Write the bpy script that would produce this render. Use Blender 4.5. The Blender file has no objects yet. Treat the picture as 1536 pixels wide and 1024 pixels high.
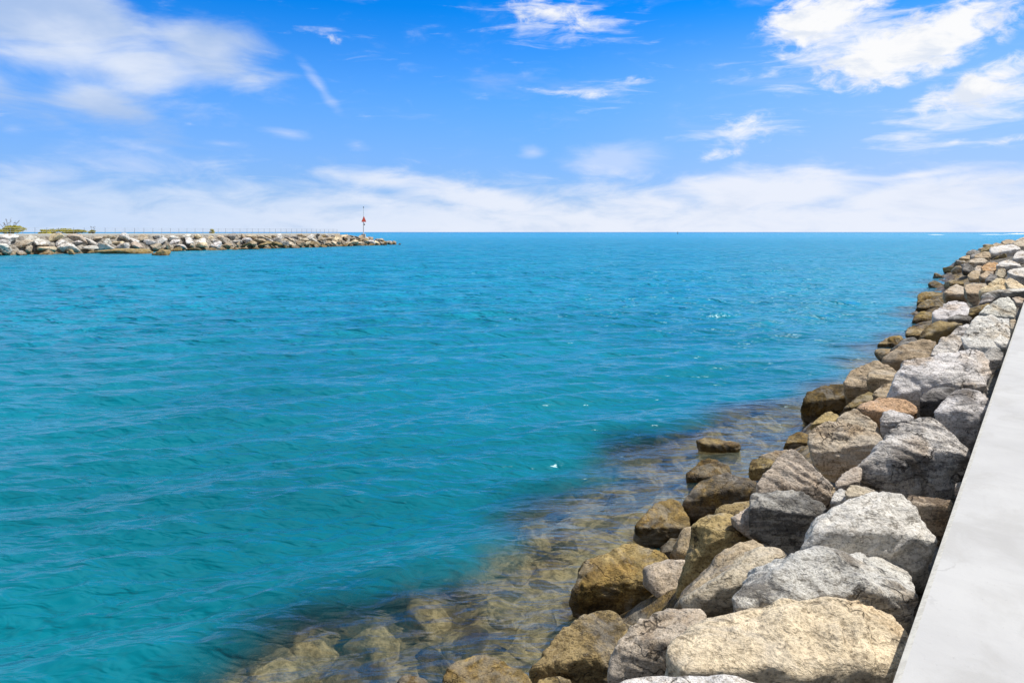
import bpy, bmesh, math, random
import numpy as np
from mathutils import Vector, Matrix, noise as mnoise

R = math.radians
random.seed(11)
rng = np.random.default_rng(11)
sc = bpy.context.scene
col = sc.collection

# ------------------------------------------------------------------ camera
H = 4.0                       # eye above the water
F, CX, HV = 1100.0, 768.0, 348.0   # focal length in photo pixels, centre column, horizon row
cd = bpy.data.cameras.new('camera'); cam = bpy.data.objects.new('camera', cd); col.objects.link(cam)
cam.location = (0, 0, H); cam.rotation_euler = (R(90), 0, 0)
cd.sensor_width = 36; cd.lens = 36 * F / 1536; cd.shift_y = -(512 - HV) / 1536
cd.clip_start = 0.05; cd.clip_end = 60000
sc.camera = cam

def px(u, v, t):              # the point t metres ahead that the photo shows at (u, v)
    return Vector((t * (u - CX) / F, t, H - t * (v - HV) / F))
def onz(u, v, z=0.0):
    return px(u, v, (H - z) * F / (v - HV))

# our own jetty: its walkway edge runs along D; d = metres to the left of that edge
AZ = math.atan2(1572 - CX, F); SA, CA = math.sin(AZ), math.cos(AZ); E0 = -0.42
def dist(x, y): return E0 - (x * CA - y * SA)
SHORE = [(0, 3.5), (8, 3.65), (16, 3.95), (33, 4.6), (48, 6.2), (75, 8.8), (105, 10.8), (140, 12.0), (200, 12.5)]
PROFILE = [(-9, 1.6), (-.6, 1.9), (0, 2.05), (1, 1.75), (2, 1.28), (3, .72), (3.6, .38), (4.0, .1), (4.6, -.32), (5.5, -.42), (6.5, -.6), (8, -1.0), (11, -3.0), (60, -4)]
def lerp(tab, x):
    return float(np.interp(x, [a for a, b in tab], [b for a, b in tab]))
def env(x, y):
    d = dist(x, y); s = lerp(SHORE, y)
    dd = d * 4.0 / s if d > 0 and d < s else (d if d <= 0 else 4.0 + (d - s))
    z = lerp(PROFILE, dd)
    if z > 0: z += min(max((y - 45) / 100, 0), 1) * 0.75 * min(z / 1.2, 1)
    return z
def solve(u, v, dz=0.0):      # first meeting of the view ray with the rock bank's envelope
    t = 2.0
    while t < 400:
        p = px(u, v, t)
        if p.z < env(p.x, p.y) + dz: return t
        t *= 1.01
    return 400

# ------------------------------------------------------------------ node helpers
class NT:
    def __init__(s, tree): s.t = tree; s.n = tree.nodes; s.l = tree.links
    def node(s, typ, **kw):
        n = s.n.new(typ)
        for k, v in kw.items(): setattr(n, k, v)
        return n
    def put(s, sock, v):
        if isinstance(v, bpy.types.NodeSocket): s.l.new(v, sock)
        elif v is not None: sock.default_value = v
    def math(s, op, a, b=None, c=None, clamp=False):
        n = s.node('ShaderNodeMath', operation=op, use_clamp=clamp)
        s.put(n.inputs[0], a); s.put(n.inputs[1], b); s.put(n.inputs[2], c)
        return n.outputs[0]
    def vmath(s, op, a, b=None):
        n = s.node('ShaderNodeVectorMath', operation=op); s.put(n.inputs[0], a)
        if b is not None: s.put(n.inputs[1], b)
        return n.outputs['Value'] if op in ('LENGTH', 'DOT_PRODUCT') else n.outputs[0]
    def noise(s, vec, scale, detail=4, rough=.55, dist=0.0, out='Fac'):
        n = s.node('ShaderNodeTexNoise'); s.put(n.inputs['Vector'], vec)
        s.put(n.inputs['Scale'], scale); s.put(n.inputs['Detail'], detail); s.put(n.inputs['Roughness'], rough); s.put(n.inputs['Distortion'], dist)
        return n.outputs[out]
    def rng(s, v, a, b, c=0.0, d=1.0, smooth=True):
        n = s.node('ShaderNodeMapRange', interpolation_type='SMOOTHSTEP' if smooth else 'LINEAR')
        s.put(n.inputs[0], v); s.put(n.inputs[1], a); s.put(n.inputs[2], b); s.put(n.inputs[3], c); s.put(n.inputs[4], d)
        return n.outputs[0]
    def mix(s, f, a, b, mode='MIX'):
        n = s.node('ShaderNodeMix', data_type='RGBA', blend_type=mode)
        s.put(n.inputs[0], f); s.put(n.inputs[6], a); s.put(n.inputs[7], b)
        return n.outputs[2]
    def mapping(s, vec, loc=(0, 0, 0), rot=(0, 0, 0), scale=(1, 1, 1), typ='POINT'):
        n = s.node('ShaderNodeMapping', vector_type=typ); s.put(n.inputs[0], vec)
        n.inputs[1].default_value = loc; n.inputs[2].default_value = rot; n.inputs[3].default_value = scale
        return n.outputs[0]
    def bump(s, h, strength, distance, normal=None):
        n = s.node('ShaderNodeBump'); s.put(n.inputs['Height'], h); n.inputs['Strength'].default_value = strength; n.inputs['Distance'].default_value = distance
        if normal is not None: s.put(n.inputs['Normal'], normal)
        return n.outputs[0]
def mat(name):
    m = bpy.data.materials.new(name); m.use_nodes = True; m.node_tree.nodes.clear()
    t = NT(m.node_tree); out = t.node('ShaderNodeOutputMaterial')
    return m, t, out
def principled(t, out, color, rough, normal=None, spec=.4):
    b = t.node('ShaderNodeBsdfPrincipled'); t.put(b.inputs['Base Color'], color); t.put(b.inputs['Roughness'], rough)
    b.inputs['Specular IOR Level'].default_value = spec
    if normal is not None: t.put(b.inputs['Normal'], normal)
    t.l.new(b.outputs[0], out.inputs['Surface']); return b
def c4(c): return (c[0], c[1], c[2], 1.0)

# ------------------------------------------------------------------ materials
def rock_material():
    m, t, out = mat('rock')
    pos = t.node('ShaderNodeNewGeometry').outputs['Position']
    oi = t.node('ShaderNodeObjectInfo'); oc = oi.outputs['Color']; oa = oi.outputs['Alpha']
    rnd = t.vmath('MULTIPLY', t.node('ShaderNodeCombineXYZ').outputs[0], (1, 1, 1))
    cmb = rnd.node.inputs[0].links[0].from_node
    t.put(cmb.inputs[0], t.math('MULTIPLY', oi.outputs['Random'], 50)); t.put(cmb.inputs[2], t.math('MULTIPLY', oi.outputs['Random'], 31))
    p = t.vmath('ADD', pos, cmb.outputs[0])
    sep = t.node('ShaderNodeSeparateXYZ'); t.put(sep.inputs[0], pos); z = sep.outputs[2]
    big = t.noise(p, 1.6, 5, .6, .4)
    med = t.noise(p, 6.5, 6, .65, .6)
    fine = t.noise(p, 42, 5, .7)
    grain = t.noise(p, 130, 3, .75)
    # veins: noise stretched along a tilted bedding direction
    strat = t.noise(t.mapping(p, rot=(.5, .7, .3), scale=(2.2, 2.2, 13)), 1.0, 6, .62, .8)
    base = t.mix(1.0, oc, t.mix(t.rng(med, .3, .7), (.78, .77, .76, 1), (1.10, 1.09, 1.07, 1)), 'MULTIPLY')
    base = t.mix(t.math('MULTIPLY', t.rng(big, .5, .66), .55), base, t.mix(1.0, base, (1.0, .80, .56, 1), 'MULTIPLY'))
    # dark mineral and lichen patches, amount from the object's alpha
    th = t.math('SUBTRACT', .72, t.math('MULTIPLY', oa, .30))
    pat = t.math('ADD', t.math('MULTIPLY', big, .55), t.math('MULTIPLY', strat, .5))
    pat = t.math('ADD', pat, t.math('MULTIPLY', t.math('SUBTRACT', fine, .5), .55))
    dark = t.rng(pat, th, t.math('ADD', th, .08))
    base = t.mix(t.math('MULTIPLY', dark, .85), base, t.mix(1.0, base, (.20, .20, .21, 1), 'MULTIPLY'))
    # short dark scratches along the bedding
    scr = t.noise(t.mapping(p, rot=(.9, .3, 1.1), scale=(13, 13, 44)), 1.0, 3, .6, 1.6)
    base = t.mix(t.rng(scr, .55, .64, 0, .7), base, t.mix(1.0, base, (.34, .32, .30, 1), 'MULTIPLY'))
    # fine speckle
    base = t.mix(1.0, base, t.mix(t.rng(fine, .36, .56), (.62, .60, .57, 1), (1.06, 1.06, 1.06, 1)), 'MULTIPLY')
    base = t.mix(t.rng(grain, .60, .72, 0, .55), base, t.mix(1.0, base, (.45, .42, .40, 1), 'MULTIPLY'))
    base = t.mix(t.rng(grain, .38, .30, 0, .35), base, (.80, .78, .74, 1))
    # cracks
    vo = t.node('ShaderNodeTexVoronoi', feature='DISTANCE_TO_EDGE')
    wob = t.vmath('ADD', p, t.vmath('MULTIPLY', t.noise(p, 3.0, 4, .6, out='Color'), (.5, .5, .5)))
    t.put(vo.inputs['Vector'], t.mapping(wob, rot=(.4, .2, .9), scale=(1.0, 1.5, 2.6))); vo.inputs['Scale'].default_value = 1.5
    crk = t.math('MULTIPLY', t.rng(vo.outputs[0], .030, .0), t.rng(big, .45, .55))
    base = t.mix(t.math('MULTIPLY', crk, .8), base, t.mix(1.0, base, (.12, .11, .10, 1), 'MULTIPLY'))
    # tide band: golden weed and dark wet rock close to the water
    zn = t.math('ADD', z, t.math('MULTIPLY', t.math('SUBTRACT', t.noise(p, 2.6, 5, .65), .5), .9))
    weedc = t.mix(t.rng(med, .36, .64), (.06, .042, .014, 1), t.mix(t.rng(fine, .4, .6), (.22, .125, .028, 1), (.50, .33, .09, 1)))
    wp = t.rng(t.noise(p, 1.9, 5, .65, .6), .36, .60, .25, 1)
    base = t.mix(t.math('MULTIPLY', t.rng(zn, .95, .30, 0, .9), wp), base, weedc)
    zw = t.math('ADD', z, t.math('MULTIPLY', t.math('SUBTRACT', t.noise(p, 2.8, 4, .6), .5), .75))
    base = t.mix(t.rng(zw, .34, .12, 0, .8), base, t.mix(1.0, base, (.24, .20, .15, 1), 'MULTIPLY'))
    gp = t.rng(t.noise(p, 2.3, 5, .65, .9), .50, .62, 0, .45)
    base = t.mix(gp, base, t.mix(t.rng(z, .15, .8), (.36, .32, .25, 1), t.mix(.5, base, (.56, .54, .51, 1))))
    # growth below the low water line is pale and sandy
    base = t.mix(t.rng(z, -.08, -.22, 0, .85), base, t.mix(t.rng(med, .38, .62), (.27, .205, .09, 1), (.95, .785, .47, 1)))
    rough = t.rng(zn, .05, .35, .45, .93)
    h = t.math('ADD', t.math('MULTIPLY', med, .8), t.math('MULTIPLY', strat, .7))
    h = t.math('SUBTRACT', h, t.math('MULTIPLY', crk, .35))
    n = t.bump(h, .9, .07)
    n = t.bump(fine, .75, .022, n)
    n = t.bump(grain, .5, .006, n)
    principled(t, out, base, rough, n, .3)
    return m
ROCK = rock_material()

def water_material():
    m, t, out = mat('sea_water')
    pos = t.node('ShaderNodeNewGeometry').outputs['Position']
    at = t.node('ShaderNodeAttribute', attribute_name='clarity'); clar = at.outputs['Fac']
    flat = t.mapping(pos, scale=(1, 1, 0))
    rot = t.mapping(flat, rot=(0, 0, R(-14)), scale=(.55, 1, 1))
    ln = t.vmath('LENGTH', flat)
    n1 = t.math('MULTIPLY', t.noise(rot, .36, 3, .55, .35), t.rng(ln, 70, 260))
    nm = t.math('MULTIPLY', t.noise(t.mapping(flat, rot=(0, 0, R(-12)), scale=(.42, 1, 1)), 1.5, 2.8, .55, .5), t.math('MULTIPLY', t.rng(ln, 12, 45), t.rng(ln, 800, 250)))
    n2 = t.noise(t.mapping(flat, rot=(0, 0, R(-16)), scale=(.40, 1, 1)), 5.6, 2.4, .52, .5)
    n2 = t.math('MULTIPLY', n2, t.rng(ln, 70, 12, .25, 1.0))
    n3 = t.noise(t.mapping(flat, rot=(0, 0, R(25)), scale=(.7, 1, 1)), .16, 4, .6)
    nrm = t.bump(nm, 1.0, .50, t.bump(n1, 1.0, 1.3))
    nrm = t.bump(n2, 1.0, .060, nrm)
    nrd = t.bump(n2, 1.0, .11, t.bump(nm, 1.0, 1.05, t.bump(n1, 1.0, 2.4)))
    far = t.noise(t.mapping(flat, rot=(0, 0, R(-8)), scale=(.010, .02, 1)), 1.0, 3, .5)
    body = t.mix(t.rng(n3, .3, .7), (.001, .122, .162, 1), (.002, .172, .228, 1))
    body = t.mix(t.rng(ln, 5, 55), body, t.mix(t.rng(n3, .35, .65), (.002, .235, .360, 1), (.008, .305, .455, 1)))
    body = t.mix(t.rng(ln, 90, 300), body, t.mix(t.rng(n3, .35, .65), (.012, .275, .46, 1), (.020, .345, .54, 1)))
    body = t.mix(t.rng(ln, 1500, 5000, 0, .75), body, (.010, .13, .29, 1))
    dif = t.node('ShaderNodeBsdfDiffuse'); t.put(dif.inputs[0], body); t.put(dif.inputs['Normal'], nrd)
    tr = t.node('ShaderNodeBsdfTransparent'); tr.inputs[0].default_value = (.94, .94, .86, 1)
    rf = t.node('ShaderNodeBsdfRefraction'); rf.inputs['IOR'].default_value = 1.33; rf.inputs['Roughness'].default_value = 0.0; rf.inputs[0].default_value = (.94, .94, .86, 1); t.put(rf.inputs['Normal'], nrd)
    trm = t.node('ShaderNodeMixShader'); trm.inputs[0].default_value = .41; t.l.new(tr.outputs[0], trm.inputs[1]); t.l.new(rf.outputs[0], trm.inputs[2]); tr = trm
    cl = t.math('ADD', clar, t.math('MULTIPLY', t.math('SUBTRACT', t.noise(flat, .9, 4, .6), .5), t.math('MULTIPLY', t.math('MULTIPLY', clar, t.math('SUBTRACT', 1.0, clar)), 4.5)), clamp=True)
    mx = t.node('ShaderNodeMixShader'); t.put(mx.inputs[0], cl); t.l.new(dif.outputs[0], mx.inputs[1]); t.l.new(tr.outputs[0], mx.inputs[2])
    fr = t.node('ShaderNodeFresnel'); fr.inputs['IOR'].default_value = 1.33; t.put(fr.inputs['Normal'], nrm)
    gl = t.node('ShaderNodeBsdfGlossy'); gl.inputs['Roughness'].default_value = .20; t.put(gl.inputs['Normal'], nrm)
    gl.inputs[0].default_value = (.64, .90, 1.0, 1)
    mx2 = t.node('ShaderNodeMixShader'); t.put(mx2.inputs[0], t.math('MINIMUM', fr.outputs[0], .7))
    t.l.new(mx.outputs[0], mx2.inputs[1]); t.l.new(gl.outputs[0], mx2.inputs[2])
    t.l.new(mx2.outputs[0], out.inputs['Surface'])
    return m
WATER = water_material()

def concrete_material():
    m, t, out = mat('pale_concrete')
    pos = t.node('ShaderNodeNewGeometry').outputs['Position']
    q = t.mapping(pos, rot=(0, 0, AZ))        # x across, y along
    a = t.noise(q, 1.3, 5, .6); b = t.noise(q, 28, 4, .7)
    st = t.noise(t.mapping(q, scale=(.7, 5, 1)), 1.2, 4, .55, .3)
    c = t.mix(t.rng(a, .3, .7), (.465, .455, .445, 1), (.535, .525, .51, 1))
    c = t.mix(t.rng(st, .5, .72, 0, .30), c, (.43, .42, .41, 1))
    c = t.mix(t.rng(b, .58, .72, 0, .22), c, (.44, .43, .42, 1))
    cv = t.node('ShaderNodeTexVoronoi', feature='DISTANCE_TO_EDGE'); cv.inputs['Scale'].default_value = .55
    t.put(cv.inputs['Vector'], t.vmath('ADD', t.mapping(q, scale=(1, 1, 0)), t.vmath('MULTIPLY', t.noise(q, 2.2, 5, .6, out='Color'), (.5, .5, 0))))
    c = t.mix(t.math('MULTIPLY', t.rng(cv.outputs[0], .006, .001), t.rng(a, .52, .62, 0, .28)), c, (.25, .24, .23, 1))
    sp_ = t.noise(q, 75, 2, .6)
    c = t.mix(t.rng(sp_, .68, .76, 0, .35), c, (.26, .25, .24, 1))
    blot = t.noise(t.mapping(q, scale=(1, .6, 1), loc=(5, 2, 0)), 3.1, 5, .65, .5)
    c = t.mix(t.rng(blot, .48, .66, 0, .34), c, (.37, .355, .33, 1))
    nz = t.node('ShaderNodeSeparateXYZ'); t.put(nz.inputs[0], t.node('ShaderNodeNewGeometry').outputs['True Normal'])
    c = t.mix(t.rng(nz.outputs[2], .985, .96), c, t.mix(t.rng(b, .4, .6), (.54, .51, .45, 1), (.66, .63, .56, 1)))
    n = t.bump(b, .25, .006, t.bump(a, .3, .02))
    principled(t, out, c, .85, n, .25)
    return m
CONCRETE = concrete_material()
def simple(name, c, rough=.6, metal=0.0, var=.25, scale=6.0):
    m, t, out = mat(name)
    n = t.noise(t.node('ShaderNodeNewGeometry').outputs['Position'], scale, 4, .6)
    colr = t.mix(t.rng(n, .3, .7), c4([x * (1 - var) for x in c]), c4([min(x * (1 + var), 1) for x in c]))
    b = principled(t, out, colr, rough); b.inputs['Metallic'].default_value = metal
    return m
def leaf_material(name, a, b_):
    m, t, out = mat(name)
    n = t.noise(t.node('ShaderNodeNewGeometry').outputs['Position'], 1.7, 4, .7)
    cc = t.mix(t.rng(n, .35, .65), c4(a), c4(b_))
    d = t.node('ShaderNodeBsdfDiffuse'); t.put(d.inputs[0], cc)
    tl = t.node('ShaderNodeBsdfTranslucent'); t.put(tl.inputs[0], cc)
    mx = t.node('ShaderNodeMixShader'); mx.inputs[0].default_value = .35
    t.l.new(d.outputs[0], mx.inputs[1]); t.l.new(tl.outputs[0], mx.inputs[2]); t.l.new(mx.outputs[0], out.inputs['Surface'])
    return m
GALV = simple('galvanised_metal', (.34, .36, .39), .45, .3)
POLE = simple('white_painted_metal', (.82, .83, .85), .5)
DARK = simple('dark_metal', (.05, .055, .06), .5)
RED = simple('red_daymark_paint', (.92, .11, .06), .5, var=.1)
WHITEP = simple('white_daymark_paint', (.75, .75, .75), .5, var=.08)
LEAF = leaf_material('yellow_green_leaves', (.40, .39, .05), (.70, .62, .12))
TWIG = simple('twig_bark', (.20, .15, .10), .9)
FOAM = simple('sea_foam', (.80, .84, .86), .9, var=.08, scale=.2)

# ------------------------------------------------------------------ mesh helpers
def link(name, me, material=None, parent=None):
    o = bpy.data.objects.new(name, me); col.objects.link(o)
    if material is not None:
        if me.materials: pass
        else: me.materials.append(material)
    if parent is not None: o.parent = parent
    return o
def from_bm(name, bm, material, parent=None, smooth=False):
    me = bpy.data.meshes.new(name); bm.to_mesh(me); bm.free()
    if smooth:
        for p in me.polygons: p.use_smooth = True
    return link(name, me, material, parent)
def tag(o, label=None, cat=None, group=None, kind=None):
    if label: o['label'] = label
    if cat: o['category'] = cat
    if group: o['group'] = group
    if kind: o['kind'] = kind
    return o
def tube(bm, a, b, r0, r1=None, n=8):
    r1 = r0 if r1 is None else r1
    a, b = Vector(a), Vector(b); d = (b - a); q = d.to_track_quat('Z', 'Y')
    ra = [bm.verts.new(a + q @ Vector((r0 * math.cos(2 * math.pi * i / n), r0 * math.sin(2 * math.pi * i / n), 0))) for i in range(n)]
    rb = [bm.verts.new(b + q @ Vector((r1 * math.cos(2 * math.pi * i / n), r1 * math.sin(2 * math.pi * i / n), 0))) for i in range(n)]
    for i in range(n): bm.faces.new((ra[i], ra[(i + 1) % n], rb[(i + 1) % n], rb[i]))
    bm.faces.new(ra[::-1]); bm.faces.new(rb)
def box(bm, lo, hi):
    r = bmesh.ops.create_cube(bm, size=1.0)
    for v in r['verts']:
        for k in range(3): v.co[k] = lo[k] + (v.co[k] + .5) * (hi[k] - lo[k])
def grid_mesh(name, P, material, smooth=True, attr=None):
    nr, nc, _ = P.shape
    me = bpy.data.meshes.new(name)
    idx = np.arange(nr * nc).reshape(nr, nc)
    q = np.stack([idx[:-1, :-1], idx[:-1, 1:], idx[1:, 1:], idx[1:, :-1]], -1).reshape(-1, 4)
    me.vertices.add(nr * nc); me.vertices.foreach_set('co', P.reshape(-1).astype(np.float32))
    me.loops.add(q.size); me.loops.foreach_set('vertex_index', q.reshape(-1).astype(np.int32))
    me.polygons.add(len(q)); me.polygons.foreach_set('loop_start', np.arange(0, q.size, 4, dtype=np.int32))
    me.update(calc_edges=True)
    me.polygons.foreach_set('use_smooth', np.full(len(q), smooth))
    for k, v in (attr or {}).items():
        a = me.attributes.new(k, 'FLOAT', 'POINT'); a.data.foreach_set('value', v.reshape(-1).astype(np.float32))
    me.update()
    return link(name, me, material)

# ------------------------------------------------------------------ rocks
ICO = {}
def ico(level):
    if level not in ICO:
        bm = bmesh.new(); bmesh.ops.create_icosphere(bm, subdivisions=level, radius=1)
        v = np.array([x.co[:] for x in bm.verts]); f = [[y.index for y in x.verts] for x in bm.faces]
        bm.free(); ICO[level] = (v / np.linalg.norm(v, axis=1)[:, None], f)
    return ICO[level]
def hull_rock(name, pts, seed, level=5, sharp=80, rough=1.0, grow=1.02, chip=(.88, .98)):
    """A rounded, chipped block bounded by the convex hull of pts."""
    P = np.array([p[:] for p in pts], float)
    lo, hi = P.min(0), P.max(0); c = (lo + hi) / 2; hs = np.maximum((hi - lo) / 2, .02)
    Q = (P - c) / hs
    bm = bmesh.new(); vs = [bm.verts.new(q) for q in Q]
    bmesh.ops.convex_hull(bm, input=vs); bm.normal_update()
    faces = [(np.array(f.normal[:]), f.calc_area(), np.array(f.calc_center_median()[:])) for f in bm.faces if f.calc_area() > 1e-6]
    bm.free()
    cen = sum(a * m for n, a, m in faces) / sum(a for n, a, m in faces)
    faces.sort(key=lambda x: -x[1]); clus = []
    for n, a, m in faces:
        if np.dot(n, m - cen) < 0: n = -n
        for k in clus:
            if np.dot(k[0] / np.linalg.norm(k[0]), n) > .965: k[0] += n * a; k[1] += a; break
        else: clus.append([n * a, a])
    N = np.array([k[0] / np.linalg.norm(k[0]) for k in clus])
    Dd = np.maximum(np.array([.75 * max(np.dot(n, q - cen) for q in Q) + .25 * np.sort([np.dot(n, q - cen) for q in Q])[-3:].mean() for n in N]), .12)
    rc = random.Random(seed * 13 + 1); NL, DL = [x for x in N], [x for x in Dd]
    for _ in range(18):                              # knocked-off corners
        n = np.array([rc.gauss(0, 1), rc.gauss(0, 1), rc.gauss(0, 1)]); n /= np.linalg.norm(n)
        NL.append(n); DL.append(max(np.dot(n, q - cen) for q in Q) * rc.uniform(*chip))
    N, Dd = np.array(NL), np.maximum(np.array(DL), .12)
    V, Fc = ico(level)
    k = np.maximum(V @ N.T, 0) / Dd[None, :]
    r = (np.sum(k ** sharp, axis=1)) ** (-1.0 / sharp)
    W = (V * r[:, None] + cen) * hs * grow + c
    S = float(np.cbrt(np.prod(hs))) * 2
    off = Vector((seed * 7.13 % 97, seed * 3.7 % 89, seed * 1.9 % 83))
    dirs = W - (cen * hs + c); dirs /= np.linalg.norm(dirs, axis=1)[:, None]
    th = random.Random(seed); ax = Vector((th.uniform(-1, 1), th.uniform(-1, 1), th.uniform(.3, 1))).normalized()
    disp = np.empty(len(W))
    for i, w in enumerate(W):
        v = Vector(w) / S
        a = mnoise.fractal(v * 1.3 + off, 1.0, 2.0, 3)
        vd = mnoise.voronoi(v * 2.1 + off * 1.3)[0]
        b = vd[1] - vd[0]
        s = v + ax * (ax.dot(v) * 3.5)
        g = mnoise.ridged_multi_fractal(s * 2.2 + off, 1.0, 2.1, 3, 1.0, 2.0)
        e = mnoise.fractal(v * 9 + off, .9, 2.0, 3) if level > 3 else 0
        disp[i] = a * .026 + min(b, .30) * .07 - .012 - (g - 1.0) * .024 + e * .017
    W = W + dirs * (disp * S * rough)[:, None]
    o = c + cen * hs
    me = bpy.data.meshes.new(name); me.from_pydata([tuple(x) for x in (W - o)], [], Fc)
    for p in me.polygons: p.use_smooth = True
    me.update()
    return me, Vector(o)

PAL = dict(W=(.82, .785, .745, .68), w=(.90, .865, .82, .45), G=(.54, .51, .48, .85), T=(.60, .47, .32, .6), P=(.68, .575, .45, .5), O=(.68, .45, .26, .3),
           B=(.40, .30, .14, .65), K=(.20, .15, .07, .8), S=(.90, .745, .51, .12), Y=(.54, .41, .19, .55), D=(.40, .375, .35, .95))
def paint(o, key, jit=.06):
    c = PAL[key]; k = 1 + random.uniform(-jit, jit)
    o.color = (c[0] * k, c[1] * k * random.uniform(.98, 1.02), c[2] * k * random.uniform(.96, 1.04), c[3])

ZOOM = dict(P=(0, 0, 1), F=(1000, 700, .3163), E=(640, 860, .2734), S=(600, 780, .2865), V=(900, 640, .234375), D=(1096, 640, .234375),
            Q=(1186, 500, .254), B=(1296, 410, .15625), A=(1386, 340, .09766))
HEROES = []
def hero(z, T, Rg, B, key, label, wl=None, beta=20, gamma=4, dz=0.12, thick=.55, level=5, group=None):
    HEROES.append((z, T, Rg, B, key, label, wl, beta, gamma, dz, thick, level, group))
# walkway side, near to far
hero('F', [(0,850),(120,755),(280,690),(420,640),(560,617),(760,640),(950,648),(1060,690),(1115,735),(1140,770)], [(1135,930),(1010,1110),(600,1120),(100,1100),(-30,990)], [(1060,1220),(500,1260),(0,1220)], 'S', 'large sandy beige boulder, the biggest and smoothest, right beside the walkway edge', beta=28, thick=.8, level=6)
hero('P', [(905,1032),(935,1016),(975,1009),(1040,1007),(1100,1013),(1150,1026),(1170,1044)], [(1150,1090),(1030,1090),(900,1070)], [(1130,1180),(1000,1180)], 'w', 'whitish boulder whose flat top just peeks in below the large sandy boulder', dz=.5)
hero('E', [(1000,430),(1090,330),(1160,280),(1290,200),(1440,183),(1510,205),(1545,235)], [(1536,330),(1300,480),(1080,600),(1000,570)], [(1000,700),(1300,700)], 'P', 'pale tan slab with a jagged dark crack, leaning against the large sandy boulder')
hero('E', [(590,530),(640,430),(690,380),(760,300),(860,240),(1000,188),(1060,205),(1110,250),(1160,285)], [(1010,440),(940,500),(800,560),(610,590)], [(600,700),(900,720),(1010,620)], 'B', 'golden brown weathered boulder left of the cracked tan slab', level=6)
hero('P', [(806,1022),(822,1017),(840,1016),(858,1022)], [(855,1030),(815,1032)], [(850,1060),(810,1060)], 'Y', 'small yellowish boulder peeking up under the golden brown boulder', level=4)
hero('E', [(95,600),(112,520),(170,462),(280,432),(380,468),(480,508),(560,548),(582,600)], [(560,650),(330,640),(100,660)], [(500,760),(150,760)], 'B', 'mottled brown boulder with a wormy pattern standing in the shallows', dz=-.1)
hero('P', [(596,1018),(610,1012),(630,1014),(640,1022)], [(636,1030),(600,1032)], [(636,1060),(600,1060)], 'Y', 'small yellow boulder breaking the water left of the mottled brown one', wl=1040, level=4)
hero('S', [(922,330),(935,290),(965,235),(1060,178),(1210,123),(1300,148),(1385,172),(1430,230),(1438,262)], [(1400,320),(1290,350),(1170,372),(1080,345),(920,345)], [(1350,400),(1250,505),(1140,510),(1000,520),(905,505),(895,440)], 'Y', 'squarish golden boulder with a dark front, rising straight out of the water', wl=495, level=6, beta=24)
hero('V', [(225,630),(290,560),(370,470),(430,448),(500,460),(545,540),(590,600)], [(560,640),(450,670),(320,660),(220,650)], [(212,700),(230,740),(330,780),(420,770),(500,700)], 'B', 'rusty golden boulder with a black undercut at the waterline', wl=760)
hero('V', [(385,775),(450,718),(540,712),(605,752)], [(590,790),(480,800),(390,800)], [(560,880),(450,865),(390,830)], 'K', 'small dark wet boulder wedged behind the squarish golden one', wl=860)
hero('V', [(520,490),(600,400),(680,343),(770,308),(860,300),(940,320),(980,350)], [(985,420),(860,390),(700,440),(590,500)], [(975,520),(860,585),(700,590),(570,590)], 'D', 'grey brown striped boulder behind the rusty golden one', beta=35, dz=-.05)
hero('V', [(546,315),(600,262),(690,203),(760,225),(815,225),(838,295)], [(830,310),(700,335),(590,335)], [(700,370),(600,375),(552,345)], 'B', 'brown boulder at the waterline behind the grey brown striped one', wl=365)
hero('V', [(622,88),(650,78),(690,80),(730,97),(800,103),(870,103),(893,122)], [(870,135),(770,135),(690,115)], [(860,152),(780,157),(710,143),(650,110)], 'Y', 'low golden reef stone lying alone in the shallow water', wl=150, level=4)
hero('V', [(600,640),(655,580),(705,553),(775,545),(850,590),(920,650),(978,712)], [(800,640),(730,720),(640,830),(570,960),(500,1050)], [(478,1110),(600,1100),(710,930),(850,770),(965,728)], 'Y', 'tall peaked golden boulder slanting down to the water', level=6, dz=0.0, beta=45)
hero('V', [(838,582),(900,545),(970,518),(990,600)], [(975,640),(900,620)], [(975,720),(900,660)], 'P', 'small tan boulder tucked between the golden peak and the dark grey block', level=4)
hero('F', [(60,655),(120,590),(200,500),(280,390),(350,348),(430,343),(472,372)], [(400,440),(300,520),(180,600),(35,662)], [(40,700),(200,690),(320,600),(440,440)], 'T', 'tan boulder with a sloping top right of the tall golden peak')
hero('F', [(240,560),(300,490),(390,430),(500,365),(557,395),(594,447)], [(585,470),(460,530),(380,500),(290,530),(190,605)], [(60,670),(180,695),(330,690),(430,640),(590,560)], 'P', 'pale tan boulder with dark stained lower face beside the white grey wedge')
hero('F', [(310,625),(420,510),(600,445),(650,400),(700,372),(762,372),(820,400),(940,470),(1080,545),(1197,606)], [(1180,640),(1050,600),(930,560),(860,615),(700,610),(520,650),(400,650),(320,650)], [(1195,650),(1140,765),(1000,760),(900,740),(600,720),(320,700)], 'W', 'broad white grey wedge shaped boulder with dark stains behind the sandy boulder', level=6, beta=35)
hero('F', [(628,390),(645,350),(680,270),(760,200),(870,150),(960,110),(1040,102),(1110,130),(1180,210),(1240,300),(1270,372)], [(690,330),(850,288),(1012,283),(1070,400),(1100,500)], [(1100,560),(1000,540),(900,500),(700,430),(626,418),(1255,450),(1232,520),(1150,545)], 'W', 'big white boulder with a smooth dark front face, right by the walkway', level=6, beta=32, gamma=0)
hero('F', [(410,128),(500,117),(620,116),(700,150),(770,190)], [(412,166),(480,188),(560,198),(640,226),(745,238)], [(700,260),(650,330),(625,425),(560,400),(480,365),(400,335),(392,250)], 'G', 'dark grey block with a pale flat top, left of the big dark fronted boulder', gamma=-4, beta=12, level=6)
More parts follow.
